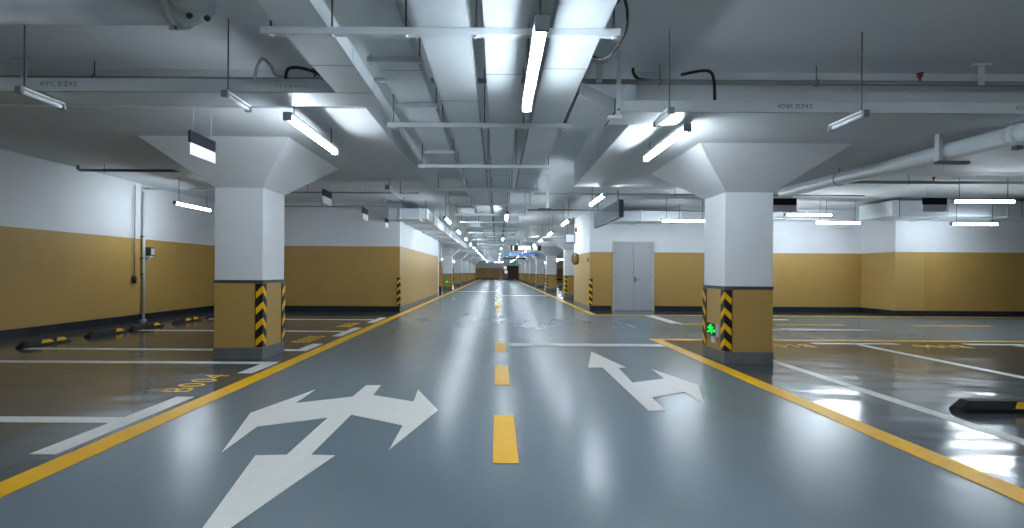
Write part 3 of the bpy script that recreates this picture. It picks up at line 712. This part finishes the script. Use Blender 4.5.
# exit signs
def exit_sign(label, x, y, z, w, h, rz, sub=True):
    """faces local -y"""
    t = thing('exit_sign', label, 'exit sign', (x, y, z), rz)
    b = MB(); b.box(-w/2, w/2, 0.0, 0.03, 0, h, 'green_dark'); b.build('box', t)
    b = MB(); b.box(w/2-0.0, w/2+0.03, 0.0, 0.035, -0.01, h+0.01, 'sign_white'); b.build('side_frame', t)
    b = MB(); k = lambda u, v: (u*w, -0.004, v*h)
    def bar(a, c, tt):
        A, C_ = Vector((a[0]*w,0,a[1]*h)), Vector((c[0]*w,0,c[1]*h)); d = (C_-A).normalized(); n_ = Vector((-d.z,0,d.x))*tt*h
        q = [A+n_, A-n_, C_-n_, C_+n_]
        b.hexa([(p.x,-0.001,p.z) for p in q], [(p.x,-0.006,p.z) for p in q], 'green_lit')
    pts = [(-0.02+0.075*math.cos(2*PI*i/12), 0.84+0.09*math.sin(2*PI*i/12)) for i in range(12)]
    b.hexa([(p[0]*w,-0.001,p[1]*h) for p in pts], [(p[0]*w,-0.006,p[1]*h) for p in pts], 'green_lit')
    bar((-0.02,0.74),(-0.08,0.42),0.11)                       # trunk
    bar((-0.04,0.70),(0.16,0.58),0.055); bar((0.16,0.58),(0.26,0.70),0.05)
    bar((-0.04,0.70),(-0.24,0.66),0.055); bar((-0.24,0.66),(-0.30,0.50),0.05)
    bar((-0.07,0.44),(0.14,0.34),0.065); bar((0.14,0.34),(0.10,0.12),0.06)
    bar((-0.09,0.44),(-0.18,0.24),0.065); bar((-0.18,0.24),(-0.38,0.20),0.06)
    bar((0.24,0.42),(0.44,0.42),0.05); bar((0.36,0.52),(0.44,0.42),0.05); bar((0.36,0.32),(0.44,0.42),0.05)
    b.build('running_man', t)
    if sub:
        b = MB(); b.box(w*0.0, w*0.36, 0.0, 0.034, -0.115, -0.02, 'sign_white', 0.006); b.build('test_box', t)
    return t
exit_sign('green lit running man sign on the column beside the lane', 3.28-0.045, 7.175, 0.375, 0.31, 0.17, -PI/2)
exit_sign('small green exit sign on the distant column past the long ochre wall', -3.78, 35.95, 0.45, 0.36, 0.18, 0, False)
t = exit_sign('tiny green exit sign above the brown door at the far end', 2.95, YE-0.05, 2.62, 0.8, 0.28, 0, False)

# ------------------------------------------------------------------ doors
d = bpy.data.objects.new('door_1', None); COL.objects.link(d); d.location = (4.66, 16.25, 0); struct(d)
b = MB(); b.box(-0.70,-0.64,-0.05,0.0,0,2.37,'door_frame',0.004); b.box(0.64,0.70,-0.05,0.0,0,2.37,'door_frame',0.004); b.box(-0.64,0.64,-0.05,0.0,2.30,2.37,'door_frame',0.004); b.build('door_frame', d)
for sg in (-1, 1):
    b = MB(); x0, x1 = sorted((sg*0.004, sg*0.637)); b.box(x0, x1, -0.035, 0.0, 0.02, 2.295, 'door', 0.004); lf = b.build('door_leaf', d)
    for z in (0.35, 1.2, 2.0):
        h = MB(); h.cyl((sg*0.636,-0.04,z-0.05),(sg*0.636,-0.04,z+0.05),0.011,'metal',8); h.build('hinge', lf)
    if sg > 0:
        h = MB(); h.box(0.035,0.075,-0.042,-0.035,0.98,1.16,'metal'); h.cyl((0.055,-0.04,1.06),(0.055,-0.085,1.06),0.012,'metal',8)
        h.cyl((0.055,-0.08,1.06),(0.19,-0.08,1.06),0.011,'metal',8); h.build('door_handle', lf)
        h = MB(); h.box(0.50,0.56,-0.039,-0.035,2.17,2.2,'red'); h.build('label_sticker', lf)
b = MB(); b.box(-0.64,0.64,-0.06,0.0,0.0,0.018,'galv_dark'); b.build('threshold', d)
d = bpy.data.objects.new('door_2', None); COL.objects.link(d); d.location = (2.85, YE, 0); struct(d)
b = MB(); b.box(-0.95,0.95,-0.06,0.0,0,2.45,'sign_edge'); b.build('door_frame', d)
for sg in (-1, 1):
    b = MB(); x0, x1 = sorted((sg*0.01, sg*0.87)); b.box(x0,x1,-0.09,-0.06,0.02,2.36,'door_brown',0.01); b.build('door_leaf', d)
b = MB(); b.box(0.4,1.06,-0.5,0.0,0.0,2.05,'pink'); o = b.build('pink_pillar', None, (0,YE-0.02,0)); tag(o, 'pink painted pillar against the far end wall beside the brown door', 'pillar')
t = thing('lit_sign_board', 'tall blue and white lit board on the far end wall beside the brown door', 'sign', (1.52, YE-0.02, 0.95))
b = MB(); b.box(-0.4,0.4,-0.1,0,0,1.5,'sign_edge'); b.build('box', t)
b = MB(); b.box(-0.33,0.2,-0.11,-0.1,0.85,1.4,'white_lit'); b.build('panel', t)
b = MB(); b.box(-0.2,0.33,-0.11,-0.1,0.1,0.65,'white_lit'); b.build('panel', t)

# ------------------------------------------------------------------ mirror, board, alarm by the column behind the door wall
t = thing('traffic_mirror', 'round dark rimmed traffic mirror on the corner of the grey door wall', 'mirror', (3.13, 18.6, 1.83))
b = MB(); n = 24
b.tube([(-0.07+0.15*math.cos(2*PI*i/n), -0.06+0.09*math.cos(2*PI*i/n), 0.21*math.sin(2*PI*i/n)) for i in range(n+1)], 0.022, 'cable', 8, False); b.build('rim', t)
b = MB(); c = (-0.07,-0.08,0.0)
ring = [(-0.07+0.14*math.cos(2*PI*i/n), -0.06+0.085*math.cos(2*PI*i/n), 0.20*math.sin(2*PI*i/n)) for i in range(n)]
for i in range(n): b.face([c, ring[(i+1)%n], ring[i]], 'mirror', True)
b.build('glass', t)
b = MB(); b.cyl((0.05,0.0,0.0),(-0.06,-0.03,0.0),0.02,'galv_dark',8); b.build('bracket', t)
t = thing('hanging_board', 'square white board with dark outline above the round mirror', 'sign', (2.92, 19.0, 2.47))
b = MB(); b.box(-0.2,0.2,-0.02,0.02,0,0.38,'sign_edge'); b.build('frame', t)
b = MB(); b.box(-0.165,0.165,-0.026,-0.02,0.035,0.345,'sign_white'); b.build('face', t)
for x in (-0.12,0.12):
    b = MB(); b.cyl((x,0,0.38),(x,0,SLAB-2.47),0.008,'galv_dark',6); b.build('hanger_rod', t)
t = thing('wall_mounted_alarm', 'small red alarm light high on the grey door wall corner', 'alarm', (3.15, 19.0, 2.96))
b = MB(); b.box(-0.04,0.03,-0.05,0.05,-0.03,0.1,'red',0.01); b.build('lens', t)
b = MB(); b.box(0.0,0.03,-0.06,0.06,0.1,0.16,'sign_white'); b.build('base', t)
t = thing('wall_mounted_call_point', 'small red call point on the ochre wall beside the chevron guard', 'alarm', (3.175, 16.6, 1.68))
b = MB(); b.box(-0.03,0.004,-0.06,0.06,0,0.14,'red',0.006); b.build('box', t)
b = MB(); b.box(-0.034,-0.03,-0.03,0.03,0.04,0.1,'sign_white'); b.build('button', t)
# orange painted stub wall behind the end of the ochre wall
b = MB(); b.box(-5.2,-3.64,31.0,31.3,0.35,1.95,'orange'); b.box(-5.2,-3.64,31.0,31.3,0,0.35,'base_black'); b.box(-5.2,-3.64,31.0,31.3,1.95,SLAB,'white')
struct(b.build('wall_left_stub'))

# ------------------------------------------------------------------ camera, world, view
cam = bpy.data.cameras.new('camera'); co = bpy.data.objects.new('camera', cam); COL.objects.link(co)
co.location = (0, 0, H)
co.rotation_euler = (Matrix.Rotation(PI/2, 3, 'X') @ Matrix.Rotation(ROLL, 3, 'Z')).to_euler()
cam.sensor_width = 36; cam.sensor_fit = 'HORIZONTAL'; cam.lens = F/1024*36
cam.shift_x = 15/1024; cam.shift_y = 8/1024; cam.clip_start = 0.02; cam.clip_end = 300
S.camera = co
w = bpy.data.worlds.new('world'); S.world = w; w.use_nodes = True
w.node_tree.nodes['Background'].inputs[0].default_value = (0.5,0.55,0.6,1); w.node_tree.nodes['Background'].inputs[1].default_value = 0.05
vs = S.view_settings; vs.view_transform = 'Standard'; vs.look = 'None'; vs.gamma = 1.0; vs.use_curve_mapping = False
vs.exposure = 1.75
S.cycles.diffuse_bounces = 6; S.cycles.max_bounces = 10
